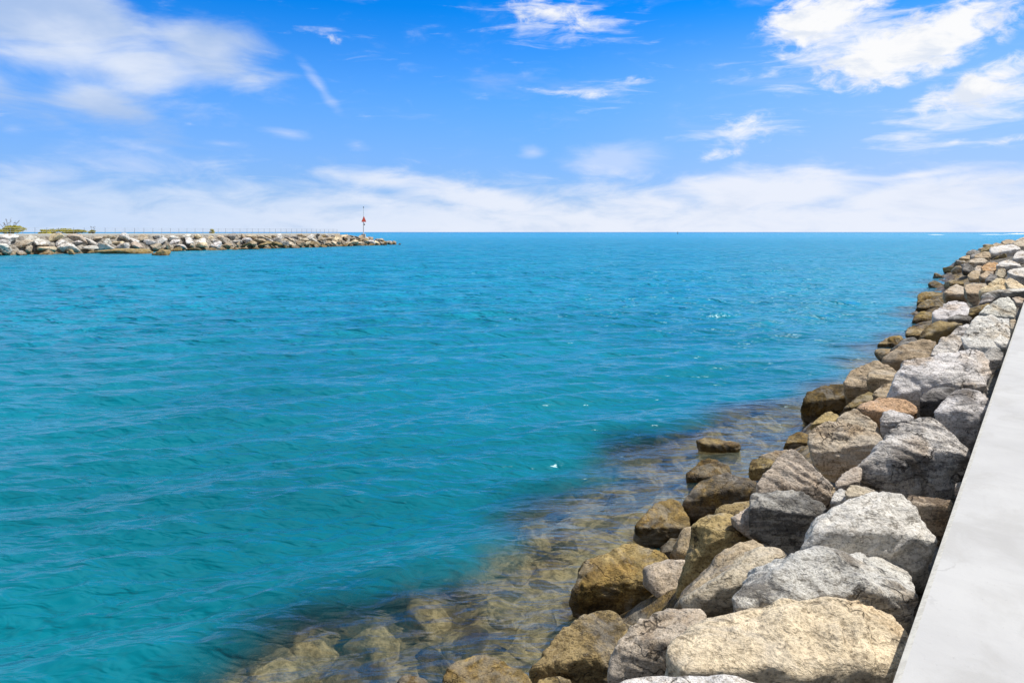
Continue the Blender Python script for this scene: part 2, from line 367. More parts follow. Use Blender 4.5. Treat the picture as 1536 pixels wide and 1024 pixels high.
hero('D', [(150,390),(165,335),(260,240),(340,180),(408,148),(470,190),(560,290),(640,370),(662,430)], [(645,480),(560,440),(420,425),(250,425),(150,415)], [(625,500),(400,480),(200,460)], 'P', 'pointed warm grey boulder standing behind the dark grey flat topped block', beta=50, level=6)
hero('Q', [(405,790),(430,770),(560,620),(700,510),(790,476),(850,500),(930,590),(1056,707)], [(410,800),(530,785),(680,722),(800,697),(890,692),(960,702),(1035,735)], [(400,900),(500,925),(650,948),(800,968),(950,978),(985,890),(1040,775)], 'W', 'huge white pyramid shaped boulder with a rough dark lower face', beta=36, gamma=0, level=6)
hero('D', [(668,390),(680,340),(760,270),(830,235),(850,260)], [(820,350),(740,370),(672,400)], [(820,390),(680,410)], 'P', 'narrow tan boulder at the left foot of the huge white pyramid boulder')
hero('D', [(640,480),(665,420),(700,395),(735,410),(755,450)], [(750,465),(690,480)], [(740,500),(640,498)], 'W', 'small white boulder with a dark face at the left of the dark fronted boulder', level=4)
hero('D', [(735,420),(775,380),(850,380),(915,400),(920,430)], [(900,440),(800,455),(750,450)], [(880,480),(760,480)], 'P', 'small tan layered boulder below the huge white pyramid boulder', level=4)
hero('D', [(1110,470),(1150,440),(1280,455),(1420,472)], [(1150,510),(1250,520),(1400,500)], [(1320,770),(1260,700),(1180,560),(1400,560),(1350,700)], 'P', 'brown topped boulder with black lower face against the walkway', gamma=-2, beta=20)
hero('D', [(1435,385),(1450,360),(1475,355)], [(1470,380),(1440,392)], [(1440,440),(1460,420)], 'P', 'tiny pinkish stone squeezed between pyramid boulder and walkway', level=4)
hero('Q', [(845,480),(925,400),(960,340),(1000,316),(1080,325),(1150,368),(1170,400)], [(850,490),(950,445),(1010,470),(1060,510),(1115,560)], [(1098,640),(1062,705),(1000,645),(930,585),(860,505),(1142,490)], 'W', 'white boulder with a black broken front, beside the walkway above the pyramid', gamma=-4, beta=30)
hero('Q', [(762,400),(775,365),(840,320),(930,306),(970,322)], [(772,385),(850,372),(930,385),(950,380)], [(900,440),(845,492),(760,475)], 'D', 'dark blue grey boulder left of the white one with broken black front', gamma=-4)
hero('Q', [(380,432),(470,400),(570,376),(690,395),(740,428),(758,480)], [(745,488),(640,465),(560,490),(500,480),(400,455)], [(530,520),(700,500),(480,460)], 'O', 'orange tan flat topped boulder among the grey ones', beta=28)
hero('Q', [(530,510),(560,450),(640,458),(700,468),(725,490)], [(545,515),(600,535),(690,525)], [(610,600),(550,630),(534,590),(690,560)], 'W', 'small white boulder with a grey face in front of the orange tan one')
hero('Q', [(100,575),(180,525),(270,513),(360,528),(470,560),(545,612)], [(120,690),(200,775),(330,785),(450,720),(545,650)], [(110,700),(160,810),(240,895),(330,835),(430,770)], 'P', 'large pinkish tan boulder with long fissures in the middle of the bank', beta=52, level=6)
hero('Q', [(270,512),(330,455),(388,443),(450,490),(530,560),(548,620)], [(540,650),(400,600),(280,560)], [(520,700),(300,640)], 'P', 'pinkish tan boulder rising behind the large fissured one', beta=50)
hero('Q', [(55,400),(75,360),(130,335),(250,298),(330,310),(440,330),(482,350)], [(100,395),(180,352),(260,372),(340,362),(465,372)], [(320,455),(230,475),(130,540),(70,515),(85,440)], 'K', 'ragged black boulder fringed with golden weed at the waterline', wl=540, gamma=-3)
hero('Q', [(112,540),(200,470),(240,460),(292,492)], [(280,512),(200,530),(122,556)], [(250,560),(130,590)], 'Y', 'small golden boulder below the ragged black one')
hero('Q', [(0,600),(50,575),(100,590)], [(100,640),(20,660),(-30,640)], [(90,690),(-40,690)], 'Y', 'brown weedy boulder at the waterline left of the large fissured one', wl=690)
hero('V', [(955,250),(975,205),(1030,195),(1110,215),(1140,230)], [(1110,245),(1040,262),(965,265)], [(1080,320),(990,345),(955,330)], 'B', 'golden topped dark boulder at the waterline behind the pointed grey one', gamma=-4)
hero('Q', [(302,300),(322,240),(420,180),(500,160),(560,168),(620,213),(640,245)], [(480,330),(380,320),(305,312)], [(475,350),(320,330),(630,300)], 'T', 'rounded brown boulder at the waterline behind the ragged black one', beta=42)
hero('Q', [(445,245),(490,213),(560,213),(637,243),(634,275)], [(452,262),(520,262),(625,285)], [(560,305),(485,342),(448,300)], 'T', 'brown boulder with a black hollow front on the rounded brown one', gamma=-4, dz=.3)
hero('Q', [(485,355),(570,300),(630,288),(655,302)], [(570,372),(505,375)], [(560,390),(520,390)], 'T', 'small brown boulder left of the long white one', level=4)
hero('Q', [(312,445),(400,370),(480,358),(545,380)], [(430,425),(330,455)], [(420,450),(330,470)], 'B', 'golden brown sliver of a boulder behind the pinkish tan peak', level=4)
hero('Q', [(600,320),(645,250),(655,178),(740,165),(900,150),(1040,105),(1110,100),(1160,150),(1177,230),(1174,300)], [(1165,325),(960,298),(900,268),(780,300),(690,310),(600,345)], [(1142,350),(960,318),(850,345),(740,395),(690,398),(570,375)], 'w', 'long white boulder with a flat sloping top, largest of the upper bank', beta=36, level=6)
hero('Q', [(1150,115),(1200,86),(1242,108),(1258,150)], [(1158,165),(1245,155)], [(1182,210),(1252,175)], 'G', 'small brown grey boulder squeezed between the long white one and walkway', level=4)
hero('B', [(635,790),(700,655),(830,588),(950,590),(1000,690),(978,750)], [(960,775),(740,805),(640,805)], [(940,800),(660,830)], 'w', 'white boulder with a veined face above the long white one', beta=48)
hero('B', [(920,590),(1010,500),(1035,440),(1110,393),(1240,398),(1370,398),(1402,500),(1402,620),(1370,690)], [(1310,720),(1150,745),(1000,700)], [(1300,780),(1000,760)], 'w', 'wide pale grey boulder with swirled veins below the white peaked one', beta=36, level=6)
hero('B', [(1090,392),(1180,310),(1280,248),(1380,220),(1432,270),(1462,330),(1442,430)], [(1380,442),(1240,395),(1140,395)], [(1372,460),(1110,410)], 'w', 'white peaked boulder with small black notches near the walkway', beta=40)
hero('B', [(170,840),(320,720),(440,668),(560,633),(640,645),(692,668),(665,720)], [(625,815),(380,855),(230,860)], [(350,905),(200,875),(600,830)], 'T', 'tan boulder with a yellow weedy foot left of the veined white one', beta=48, dz=-.05)
hero('B', [(508,640),(600,500),(700,468),(800,468),(932,490)], [(570,600),(650,560),(775,505),(925,497)], [(525,650),(640,655),(760,600),(860,575),(925,510)], 'B', 'brown striped boulder with a black right end', gamma=-3)
hero('B', [(400,590),(420,530),(500,503),(560,518),(592,545)], [(570,585),(500,605)], [(520,635),(420,600)], 'B', 'small brown boulder left of the brown striped one', level=4)
hero('B', [(128,685),(210,630),(330,598),(360,612)], [(340,665),(240,690)], [(310,712),(230,714),(140,695)], 'Y', 'flat golden boulder lying on the water', wl=710, level=4)
hero('B', [(320,700),(400,620),(470,613),(502,638)], [(460,672),(340,710)], [(420,700),(250,740)], 'D', 'rounded grey brown boulder beside the flat golden one', level=4)
hero('B', [(650,410),(700,348),(800,298),(870,258),(940,264),(1020,320),(1048,352)], [(1005,392),(900,405),(760,445),(660,440)], [(760,465),(985,415)], 'w', 'smooth pinkish white boulder, roundest of those near the waterline')
hero('B', [(475,350),(560,270),(700,213),(820,203),(900,228),(985,285)], [(880,300),(680,350),(520,355)], [(500,370),(650,378)], 'D', 'grey brown ridged boulder behind the smooth pinkish white one', beta=40, wl=365)
hero('B', [(512,285),(530,208),(560,188),(650,190),(755,200)], [(720,225),(580,240),(535,255)], [(530,295),(600,290)], 'B', 'brown slab with a dark end behind the grey brown ridged one', level=4)
hero('B', [(465,460),(520,380),(600,363),(662,392)], [(650,445),(540,425)], [(650,475),(500,482)], 'B', 'reddish gold weedy boulder at the waterline', wl=478, level=4)
hero('B', [(752,182),(850,110),(892,98),(960,130),(1028,185)], [(960,195),(800,205)], [(900,230),(790,215)], 'P', 'pale tan humped boulder behind the brown slab')
hero('B', [(800,442),(860,408),(980,403),(1024,432)], [(855,440),(1000,455)], [(880,488),(1000,488)], 'G', 'small grey boulder with dark front in front of the smooth pinkish white one', level=4)
hero('B', [(840,590),(920,510),(1000,483),(1020,520)], [(960,570),(880,600)], [(940,600),(850,610)], 'W', 'light grey boulder at the left foot of the wide veined one', level=4)
hero('B', [(1115,200),(1220,183),(1300,158),(1440,148),(1560,135)], [(1540,165),(1440,190),(1200,215),(1120,225)], [(1130,295),(1235,260),(1400,210)], 'W', 'long flat white slab with a shadowed edge in the upper bank')
hero('B', [(1095,175),(1200,100),(1312,33),(1360,60),(1400,110),(1425,155)], [(1400,165),(1240,180),(1120,190)], [(1390,200),(1110,200)], 'S', 'sandy tan peaked boulder behind the long flat white slab', beta=48)
hero('B', [(1350,70),(1400,43),(1480,90),(1545,135)], [(1540,155),(1400,145)], [(1530,180),(1400,170)], 'S', 'lower sandy boulder right of the sandy tan peak', level=4)
hero('B', [(1425,240),(1490,228),(1550,250)], [(1540,290),(1470,285)], [(1540,325),(1465,310)], 'P', 'small pinkish boulder right of the white peaked one', level=4)
hero('B', [(1375,480),(1400,450),(1450,448),(1468,480)], [(1450,520),(1420,535)], [(1440,590),(1408,580)], 'P', 'small pinkish white boulder between the wide veined one and walkway', level=4)
hero('B', [(1245,640),(1300,583),(1380,608),(1402,660)], [(1380,680),(1290,680)], [(1370,720),(1280,720)], 'w', 'small whitish boulder at the right end of the wide veined one', level=4)
hero('B', [(1020,340),(1080,330),(1150,300),(1200,290)], [(1180,330),(1040,400)], [(1100,400),(1000,410)], 'B', 'brown boulder wedged right of the smooth pinkish white one', level=4)
hero('B', [(1105,290),(1130,250),(1220,215),(1250,240)], [(1220,265),(1120,300)], [(1200,310),(1100,330)], 'G', 'grey boulder under the long flat white slab', level=4)
hero('B', [(960,130),(1050,110),(1120,130),(1140,170)], [(1100,200),(1000,200)], [(1080,330),(1000,260)], 'T', 'tan boulder right of the pale humped one', level=4)
# far stretch
hero('A', [(1005,370),(1060,320),(1200,298),(1400,298),(1442,330)], [(1020,425),(1090,448),(1250,385),(1432,348)], [(1150,465),(1350,495),(1445,365)], 'w', 'bright flat boulder with a dark brown underside far along the bank', gamma=-6, level=4)
hero('A', [(1370,480),(1440,388),(1545,375)], [(1540,480),(1380,500)], [(1540,560),(1370,540)], 'w', 'white boulder at the right picture edge behind the bright flat one', level=4)
hero('A', [(1285,690),(1350,650),(1550,632)], [(1540,770),(1370,795),(1315,725)], [(1400,840),(1545,895),(1360,820)], 'w', 'plump white boulder at the right picture edge above the sandy peak', level=4)
hero('A', [(1360,250),(1440,190),(1550,160)], [(1540,300),(1390,290)], [(1540,380),(1440,340)], 'P', 'pale boulder highest on the far bank at the right picture edge', level=4)
hero('A', [(1195,215),(1290,193),(1385,215)], [(1370,260),(1230,285)], [(1360,300),(1230,300)], 'T', 'small tan boulder on the skyline of the far bank', level=4)
hero('A', [(1050,270),(1110,255),(1200,265),(1230,290)], [(1200,300),(1080,305)], [(1180,330),(1080,320)], 'T', 'low tan boulder on the far bank behind the bright flat one', level=4)
hero('A', [(540,490),(600,458),(690,438),(700,480)], [(685,500),(560,485)], [(690,522),(550,510)], 'T', 'flat brown boulder at the far waterline, square ended', wl=590, level=4)
hero('A', [(465,575),(520,520),(620,515),(665,560)], [(640,585),(550,580),(480,590)], [(480,610),(590,612)], 'Y', 'golden boulder at the tip of the far waterline bulge', wl=610, level=4)
hero('A', [(690,545),(760,498),(900,498),(980,530)], [(860,555),(700,562)], [(770,665),(700,600),(890,590)], 'P', 'grey tan boulder with a black front on the far bank', gamma=-6, level=4)
hero('A', [(865,395),(920,320),(1040,283),(1065,312)], [(1040,330),(900,385)], [(930,410),(1010,390)], 'B', 'brown boulder left of the bright flat one', level=4)
hero('A', [(770,455),(860,398),(1000,388),(1015,450)], [(970,475),(800,490)], [(960,510),(800,510)], 'T', 'tan boulder on the far bank between waterline and bright flat one', level=4)
hero('A', [(1110,600),(1180,540),(1300,508),(1465,570)], [(1440,600),(1180,615)], [(1475,618),(1200,650)], 'w', 'white grey layered boulder above the plump white one', level=4)
hero('A', [(775,645),(820,600),(890,598),(905,650)], [(880,680),(790,680)], [(870,700),(790,700)], 'P', 'small pale boulder below the grey tan one with the black front', level=4)
hero('A', [(885,625),(1000,548),(1130,558),(1125,650)], [(1040,685),(920,680)], [(1020,720),(910,700)], 'O', 'orange tan boulder in the middle of the far bank', level=4)
hero('A', [(1090,700),(1150,640),(1240,648),(1255,720)], [(1210,780),(1120,750)], [(1190,800),(1110,780)], 'P', 'rounded beige boulder left of the plump white one', level=4)
hero('A', [(675,750),(740,680),(860,688),(855,780)], [(800,800),(720,800)], [(780,840),(700,820)], 'T', 'yellowish tan boulder in the middle of the far bank', level=4)
hero('A', [(855,750),(960,688),(1065,690),(1040,755)], [(980,785),(880,780)], [(960,800),(880,800)], 'T', 'tan brown boulder right of the yellowish tan one', level=4)
hero('A', [(460,795),(520,738),(600,700),(685,730),(655,795)], [(600,830),(500,825)], [(560,860),(420,850)], 'D', 'brown grey boulder at the far waterline below the golden tip', wl=860, level=4)
hero('A', [(585,640),(620,568),(690,578),(775,660)], [(700,690),(610,670)], [(660,710),(600,690)], 'D', 'grey boulder beside the golden tip of the far waterline', level=4)
hero('A', [(950,800),(1020,720),(1100,738),(1125,800)], [(1070,840),(980,830)], [(1050,880),(960,860)], 'G', 'grey boulder left of the rounded beige one', level=4)
hero('A', [(630,905),(780,868),(940,880),(965,965)], [(860,990),(700,990)], [(840,1020),(680,1010)], 'T', 'low brown boulder right of the pale humped one', level=4)
hero('A', [(390,850),(470,820),(560,830),(600,880)], [(540,890),(440,880)], [(520,900),(400,890)], 'B', 'low brown stone at the waterline above the pale humped one', level=4)
def build_hero(i, z, T, Rg, B, key, label, wl, beta, gamma, dz, thick, level, group):
    ox, oy, s = ZOOM[z]
    f = lambda L: [(ox + a * s, oy + b * s) for a, b in L]
    T, Rg, B = f(T), f(Rg), f(B)
    allp = T + Rg + B
    us = [p[0] for p in allp]; w = max(us) - min(us)
    mu = sum(p[0] for p in Rg) / len(Rg); mv = sum(p[1] for p in Rg) / len(Rg)
    if wl is not None: t0 = H * F / (oy + wl * s - HV) - .04
    else: t0 = solve(mu, mv, dz)
    S = w * t0 / F
    hgt = (max(p[1] for p in allp) - min(p[1] for p in allp)) * t0 / F
    S = min(S, 2.2 * hgt + .3 * S)
    mr = (mv - HV) / F; zr = H - t0 * mr; tb = math.tan(R(beta)); tg = math.tan(R(gamma))
    pts = []
    cu = sum(us) / len(us); cv = sum(p[1] for p in allp) / len(allp)
    def back(p, q, drop, push, k):
        u = cu + (p[0] - cu) * (1 - k); c = px(u, p[1], q.y)
        return Vector((c.x * (q.y + push * S) / q.y, q.y + push * S, q.z - drop * S))
    for p in T:
        m = (p[1] - HV) / F
        t = (H - zr + t0 * tb) / max(m + tb, .02)
        t = min(max(t, t0 - .15 * S), t0 + 1.0 * S)
        q = px(p[0], p[1], t); pts.append(q)
        pts.append(back(p, q, .55 * thick / .55, .35, .22))
    for p in Rg: pts.append(px(p[0], p[1], t0 - .02 * S))
    for p in B:
        m = (p[1] - HV) / F
        t = (t0 - (zr - H) * -1 * 0) if False else t0
        dzv = t0 * m - (H - zr)                    # metres below the ridge
        t = t0 - max(dzv, 0) * tg
        q = px(p[0], p[1], t); pts.append(q)
        pts.append(back(p, q, .12, .75, .2))
    me, o = hull_rock('boulder', pts, i + 3, max(level, 5), grow=1.02 if level > 4 else 1.10)
    ob = link('boulder', me, ROCK); ob.location = o
    paint(ob, key); tag(ob, label, 'boulder', group)
    return ob

for i, h in enumerate(HEROES): build_hero(i, *h)

# a small library of loose blocks, copied with their own turn, size and colour
def lib_rock(seed, level, flat=1.0, npts=13, sharp=26):
    r = random.Random(seed)
    pts = []
    for k in range(npts):
        v = Vector((r.gauss(0, 1), r.gauss(0, 1), r.gauss(0, 1))).normalized() * r.uniform(.85, 1.1)
        pts.append(Vector((v.x, v.y * r.uniform(.8, .9), v.z * .72 * flat)))
    me, o = hull_rock('boulder', pts, seed + 50, level, sharp=sharp, rough=1.0, grow=1.05, chip=(.80, .94))
    me.materials.append(ROCK)
    return me
LIBN = [lib_rock(s, 4) for s in range(8)]
LIBF = [lib_rock(s + 20, 4, 1.0, 9, 40) for s in range(14)]
def loose(me, loc, size, key, label, group, rot=None, squash=(1, 1, 1)):
    o = bpy.data.objects.new('boulder', me); col.objects.link(o)
    o.location = loc; o.scale = [size * .5 * k for k in squash]
    o.rotation_euler = rot or (random.uniform(-.5, .5), random.uniform(-.5, .5), random.uniform(0, 6.28))
    paint(o, key, .12); tag(o, label, 'boulder', group); return o

# boulders under the water off the bank, seen through the shallows: (column, row, width in photo pixels)
SUNK = [(800,795,70),(700,850,95),(760,905,80),(640,905,90),(560,945,110),(700,950,95),(470,965,85),(560,1000,120),(420,1005,110),(660,985,80),(790,965,60),
        (860,770,70),(930,735,75),(960,700,80),(880,720,60),(1010,690,45),(1000,655,50),(1110,645,60),(1150,622,60),(1060,640,40),(1180,590,45),(1240,545,45),(1270,520,40),
        (1190,560,40),(1310,480,34),(610,860,60),(780,840,60),(840,820,60),(745,1000,70),(520,1020,90),(340,1015,90)]
for k, (u, v, wpx) in enumerate(SUNK):
    zt = random.uniform(-.22, -.07)
    c = onz(u, v, zt); size = wpx * c.y / F * 1.15
    loose(LIBN[k % 8], (c.x, c.y, zt - size * .22), size, 'T', 'pale blurred boulder lying submerged in the clear shallows off the bank', 'submerged boulders off the near bank', squash=(1, 1, .7))
# small stones wedged low in the gaps of the bank
GAPS = [(1120,640),(1170,690),(1240,610),(1290,600),(1330,560),(1410,590),(1265,735),(1125,775),(1050,815),(1010,860),(1400,500),(1450,520),(1380,530),(1330,530),(1440,440),(1470,430),(1430,425),(1410,415),(1500,430),(1490,410),(1455,400),(1465,385),(1500,385),(1520,370),(1480,375),(1440,405),(1342,512),(1372,474),(1390,446),(1404,428),(1428,404),(1442,394),(1462,380),(1488,369),(1512,365)]
for k, (u, v) in enumerate(GAPS):
    tt = solve(u, v, -.18); p = px(u, v, tt)
    size = random.uniform(.7, 1.0) * (1 + max(tt - 18, 0) / 38)
    loose(LIBN[(k * 3) % 8], (p.x, p.y, p.z - .12 * size), size, random.choice('TPGBT'), 'small boulder wedged low in a gap between the larger rocks of the near bank', 'gap stones of the near bank')
# ------------------------------------------------------------------ rock bank core and seabed (one sheet under the loose rocks)
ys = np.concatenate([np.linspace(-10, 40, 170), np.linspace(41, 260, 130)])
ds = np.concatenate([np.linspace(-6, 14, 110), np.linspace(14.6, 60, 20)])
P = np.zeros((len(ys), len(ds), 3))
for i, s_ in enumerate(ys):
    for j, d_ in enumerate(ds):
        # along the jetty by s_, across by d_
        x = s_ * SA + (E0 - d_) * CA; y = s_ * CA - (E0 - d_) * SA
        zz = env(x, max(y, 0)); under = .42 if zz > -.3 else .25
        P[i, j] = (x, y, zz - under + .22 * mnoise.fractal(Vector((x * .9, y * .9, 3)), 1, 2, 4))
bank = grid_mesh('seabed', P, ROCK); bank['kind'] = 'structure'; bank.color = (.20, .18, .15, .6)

# ------------------------------------------------------------------ walkway on our jetty
bm = bmesh.new()
prof = [(0.0, 1.2), (0.0, 2.490), (.022, 2.5), (3.2, 2.5), (3.2, 1.2)]
L0, L1, NSEG = -8.0, 260.0, 90
rings = []
for k in range(NSEG + 1):
    s_ = L0 + (L1 - L0) * (k / NSEG) ** 2
    rings.append([bm.verts.new((s_ * SA + (E0 + a) * CA + 0, s_ * CA - (E0 + a) * SA, zz)) for a, zz in prof])
for k in range(NSEG):
    for j in range(len(prof)):
        bm.faces.new((rings[k][j], rings[k][(j + 1) % 5], rings[k + 1][(j + 1) % 5], rings[k + 1][j]))
bm.faces.new(rings[0][::-1]); bm.faces.new(rings[-1]); bmesh.ops.recalc_face_normals(bm, faces=bm.faces)
walk = from_bm('walkway', bm, CONCRETE); walk['kind'] = 'structure'

# ------------------------------------------------------------------ the sea: waves as geometry, finer near the shore we stand on
nr, nc = 1750, 600
rr = 2.5 * np.exp(np.linspace(0, math.log(30000 / 2.5), nr))
ang = np.concatenate([np.linspace(-105, -44, 60, endpoint=False), np.linspace(-44, 44, nc - 120), np.linspace(44.7, 105, 60)]) * math.pi / 180
RR, AA = np.meshgrid(rr, ang, indexing='ij')
X = RR * np.sin(AA); Y = RR * np.cos(AA)
Z = np.zeros_like(X); DX = np.zeros_like(X); DY = np.zeros_like(X)
wr = np.random.default_rng(5)
cell = RR * .0054
for k in range(80):
    lam = .15 * (45 ** ((k / 79.0) ** 1.55)) * wr.uniform(.9, 1.1)        # 0.3 m ripples to 7 m swell
    th = R(292) + wr.normal(0, .5 if lam < 1.5 else .3)                            # running in from the sea, a little from the left
    amp = (.0084 if lam < 1.0 else .0098 if lam < 3.6 else .0050) * lam ** .95 * wr.uniform(.6, 1.3)
    kx, ky = math.cos(th) * 2 * math.pi / lam, math.sin(th) * 2 * math.pi / lam
    ph = X * kx + Y * ky + wr.uniform(0, 6.28)
    gust = .72 + .28 * np.sin(X * wr.uniform(-.12, .12) + Y * wr.uniform(-.1, .1) + wr.uniform(0, 6.28))
    fade = np.clip((lam / cell - 2.2) / 2.5, 0, 1) * gust
    Z += amp * fade * np.sin(ph)
    DX += -.8 * amp * fade * math.cos(th) * np.cos(ph); DY += -.8 * amp * fade * math.sin(th) * np.cos(ph)
DD = E0 - (X * CA - Y * SA); SH = np.interp(Y, [a for a, b in SHORE], [b for a, b in SHORE])
beyond = DD - SH
calm = .45 + .55 * np.clip((beyond + .2) / 3.0, 0, 1)
Z *= calm; DX *= calm; DY *= calm
q = np.clip((1.1 + 1.7 * np.clip((24 - Y) / 12, 0, 1) + .7 * np.clip((10.5 - Y) / 3, 0, 1) + .6 * np.sin(Y * .55) + .4 * np.sin(Y * 1.3 + X) - beyond) / 1.6, 0, 1)
clarity = q * q * (3 - 2 * q) * .90
clarity *= np.clip(1 - (RR - 40) / 60, 0, 1)
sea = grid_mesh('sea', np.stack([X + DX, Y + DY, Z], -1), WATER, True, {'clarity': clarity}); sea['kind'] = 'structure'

# ------------------------------------------------------------------ the far jetty across the channel
WL = [onz(u, v) for u, v in [(-190, 390), (-90, 387), (0, 383.7), (125, 380.5), (250, 377.3), (300, 376), (400, 373.4), (500, 370.3), (560, 368.3), (600, 367.0)]]
cum = [0.0]
for a, b in zip(WL, WL[1:]): cum.append(cum[-1] + (b - a).length)
LEN = cum[-1]
def along(s):
    s = min(max(s, 0), LEN - 1e-3)
    for k in range(len(cum) - 1):
        if s <= cum[k + 1]:
            f = (s - cum[k]) / (cum[k + 1] - cum[k]); p = WL[k].lerp(WL[k + 1], f); break
    d = (WL[min(k + 1, len(WL) - 1)] - WL[max(k - 1, 0)]); d.z = 0; d.normalize()
    return p, d, Vector((-d.y, d.x, 0))
TIP = 9.0
def topz(s):                   # the bank falls away at the seaward tip
    e = LEN - s
    return 3.45 if e > 22 else 3.45 * (.22 + .78 * max(e, 0) / 22) 
rf = random.Random(4); nfar = 0
ROWS = [(.2, .05, 'bottom'), (1.6, .32, 'middle'), (3.0, .58, 'upper'), (4.3, .80, 'top')]
for inl, fz, rown in ROWS:
    s = rf.uniform(-1, 1)
    while s < LEN:
        fr = s / LEN
        size = (3.3 - 1.0 * fr) * rf.uniform(.75, 1.3)
        p, d, nrm = along(s)
        e = LEN - s
        q = p + nrm * (inl + rf.uniform(-.4, .4)) * (1 if e > 20 else .5 + .5 * e / 20)
        z = topz(s) * fz + rf.uniform(-.2, .2) + (.1 if rown == 'top' else 0) - (.25 if rown == 'bottom' else .1)
        u = CX + F * q.x / q.y
        if u > -60:
            end = 'left end' if u < 150 else 'middle stretch' if u < 400 else 'beacon end'
            if u < 330: key = rf.choice('wwWWPS') if rown != 'bottom' else rf.choice('WPTYB')
            else: key = rf.choice('SPTTWDB') if rown != 'bottom' else rf.choice('TPDB')
            tone = {'w': 'whitish', 'W': 'whitish', 'S': 'beige', 'P': 'beige', 'T': 'tan', 'Y': 'golden', 'B': 'brown', 'D': 'grey'}[key]
            ob = loose(LIBF[nfar % 14], (q.x, q.y, z), size, key, f'{tone} boulder in the {rown} row of the far jetty, at its {end}', f'{tone} {rown} row boulders at the far jetty {end}',
                  rot=(rf.uniform(-.15, .75), rf.uniform(-.4, .4), rf.uniform(-.9, .9) + math.atan2(d.y, d.x)), squash=(1.3, .9, .74)); nfar += 1
            ob.color[3] = .62 if rown != 'bottom' else .85
        s += size * (1.02 if rown != 'bottom' else 1.25)
for u, v, wpx, lab in [(190, 377.5, 128, 'long low golden weedy reef rock at the foot of the far jetty'), (12, 376, 48, 'golden brown rock at the far jetty foot, at the left picture edge'), (103, 379, 20, 'small pointed golden rock in front of the whitish ones on the far jetty'), (240, 379.5, 36, 'small flat golden rock right of the long reef rock at the far jetty')]:
    c = onz(u, v + 3.6, 0); wd = wpx * c.y / F
    hgt = 2.5 if wpx > 30 else 2.6
    o = loose(LIBF[int(u) % 14], (c.x, c.y + 1.0, .25), 2, 'Y', lab, None, rot=(.05, .03, .1), squash=(wd / 2 * .95, 1.9, hgt / 2 * (1.15 if wpx > 100 else .9)))
# core of the far jetty
def strip(name, sec, material, s0, s1, step, kind):
    bm = bmesh.new(); prev = None
    n = int((s1 - s0) / step)
    for k in range(n + 1):
        s_ = s0 + (s1 - s0) * k / n
        p, d, nrm = along(s_); tz = topz(s_) / 3.45
        ring = [bm.verts.new((p.x + nrm.x * a, p.y + nrm.y * a, zz * (tz if zz > 0 else 1))) for a, zz in sec]
        if prev:
            for j in range(len(sec) - 1): bm.faces.new((prev[j], ring[j], ring[j + 1], prev[j + 1]))
        else: bm.faces.new(ring)
        prev = ring
    bm.faces.new(prev[::-1]); bmesh.ops.recalc_face_normals(bm, faces=bm.faces)
    o = from_bm(name, bm, material); o['kind'] = kind; return o
core = strip('jetty_ground', [(-.3, -2), (1.6, .15), (4.9, 3.25), (14, 3.25), (20, -2)], ROCK, 0, LEN - 6, 3, 'structure'); core.color = (.50, .46, .40, .8)
SP1 = cum[-1] - 26
path = strip('jetty_path', [(4.9, 3.0), (4.9, 3.62), (5.0, 3.68), (8.6, 3.68), (8.6, 3.3)], CONCRETE, 0, SP1, 3, 'structure')
# railing along the far path
p0, d0, n0 = along(20)
fence = bpy.data.objects.new('railing', None); col.objects.link(fence); fence.location = (0, 0, 0)
tag(fence, 'thin grey metal railing with many posts along the far jetty path', 'railing')
post_me = None; s = 16.0; tops = []
while s < SP1 - .5:
    p, d, nrm = along(s); q = p + nrm * 5.3
    if post_me is None:
        bm = bmesh.new(); tube(bm, (0, 0, 0), (0, 0, 1.1), .032, n=6); tube(bm, (0, 0, 1.1), (0, 0, 1.16), .045, .02, n=6); tube(bm, (0, 0, 0), (0, 0, .05), .09, n=6)
        po = from_bm('post', bm, GALV, fence); post_me = po.data
    else:
        po = link('post', post_me, None, fence)
    po.location = (q.x, q.y, 3.68); tops.append(q); s += 2.05
for hz in (.38, .74, 1.08):
    bm = bmesh.new()
    for a, b in zip(tops, tops[1:]): tube(bm, (a.x, a.y, 3.68 + hz), (b.x, b.y, 3.68 + hz), .020, n=6)
    from_bm('rail', bm, GALV, fence)

# daymark beacon at the tip
bt = 224.0; bp = px(545.3, 349.5, bt)
print('FAR', nfar)
bz = 3.1
beacon = bpy.data.objects.new('beacon', None); col.objects.link(beacon); beacon.location = (bp.x, bp.y, bz)
tag(beacon, 'tall slim channel beacon pole carrying a red triangle daymark at the jetty tip', 'beacon')
bm = bmesh.new(); box(bm, (-.6, -.6, -1.2), (.6, .6, .3)); bmesh.ops.bevel(bm, geom=bm.edges[:], offset=.06, segments=2, affect='EDGES'); from_bm('footing', bm, CONCRETE, beacon)
bm = bmesh.new(); tube(bm, (0, 0, .3), (0, 0, 3.7), .15, .13, 12); tube(bm, (0, 0, 3.7), (0, 0, 8.3), .075, .06, 10); tube(bm, (0, 0, 3.55), (0, 0, 3.75), .17, .17, 12)
from_bm('pole', bm, POLE, beacon)
toc = Vector((-bp.x, -bp.y, 0)).normalized(); rz = math.atan2(toc.x, -toc.y) + R(24)
def board(name, pts, y0, y1, m):
    bm = bmesh.new(); a = [bm.verts.new((x, y0, z)) for x, z in pts]; b = [bm.verts.new((x, y1, z)) for x, z in pts]; n = len(pts)
    bm.faces.new(a); bm.faces.new(b[::-1])
    for k in range(n): bm.faces.new((a[k], a[(k + 1) % n], b[(k + 1) % n], b[k]))
    bmesh.ops.recalc_face_normals(bm, faces=bm.faces)
    o = from_bm(name, bm, m, beacon); o.rotation_euler = (0, 0, rz); return o
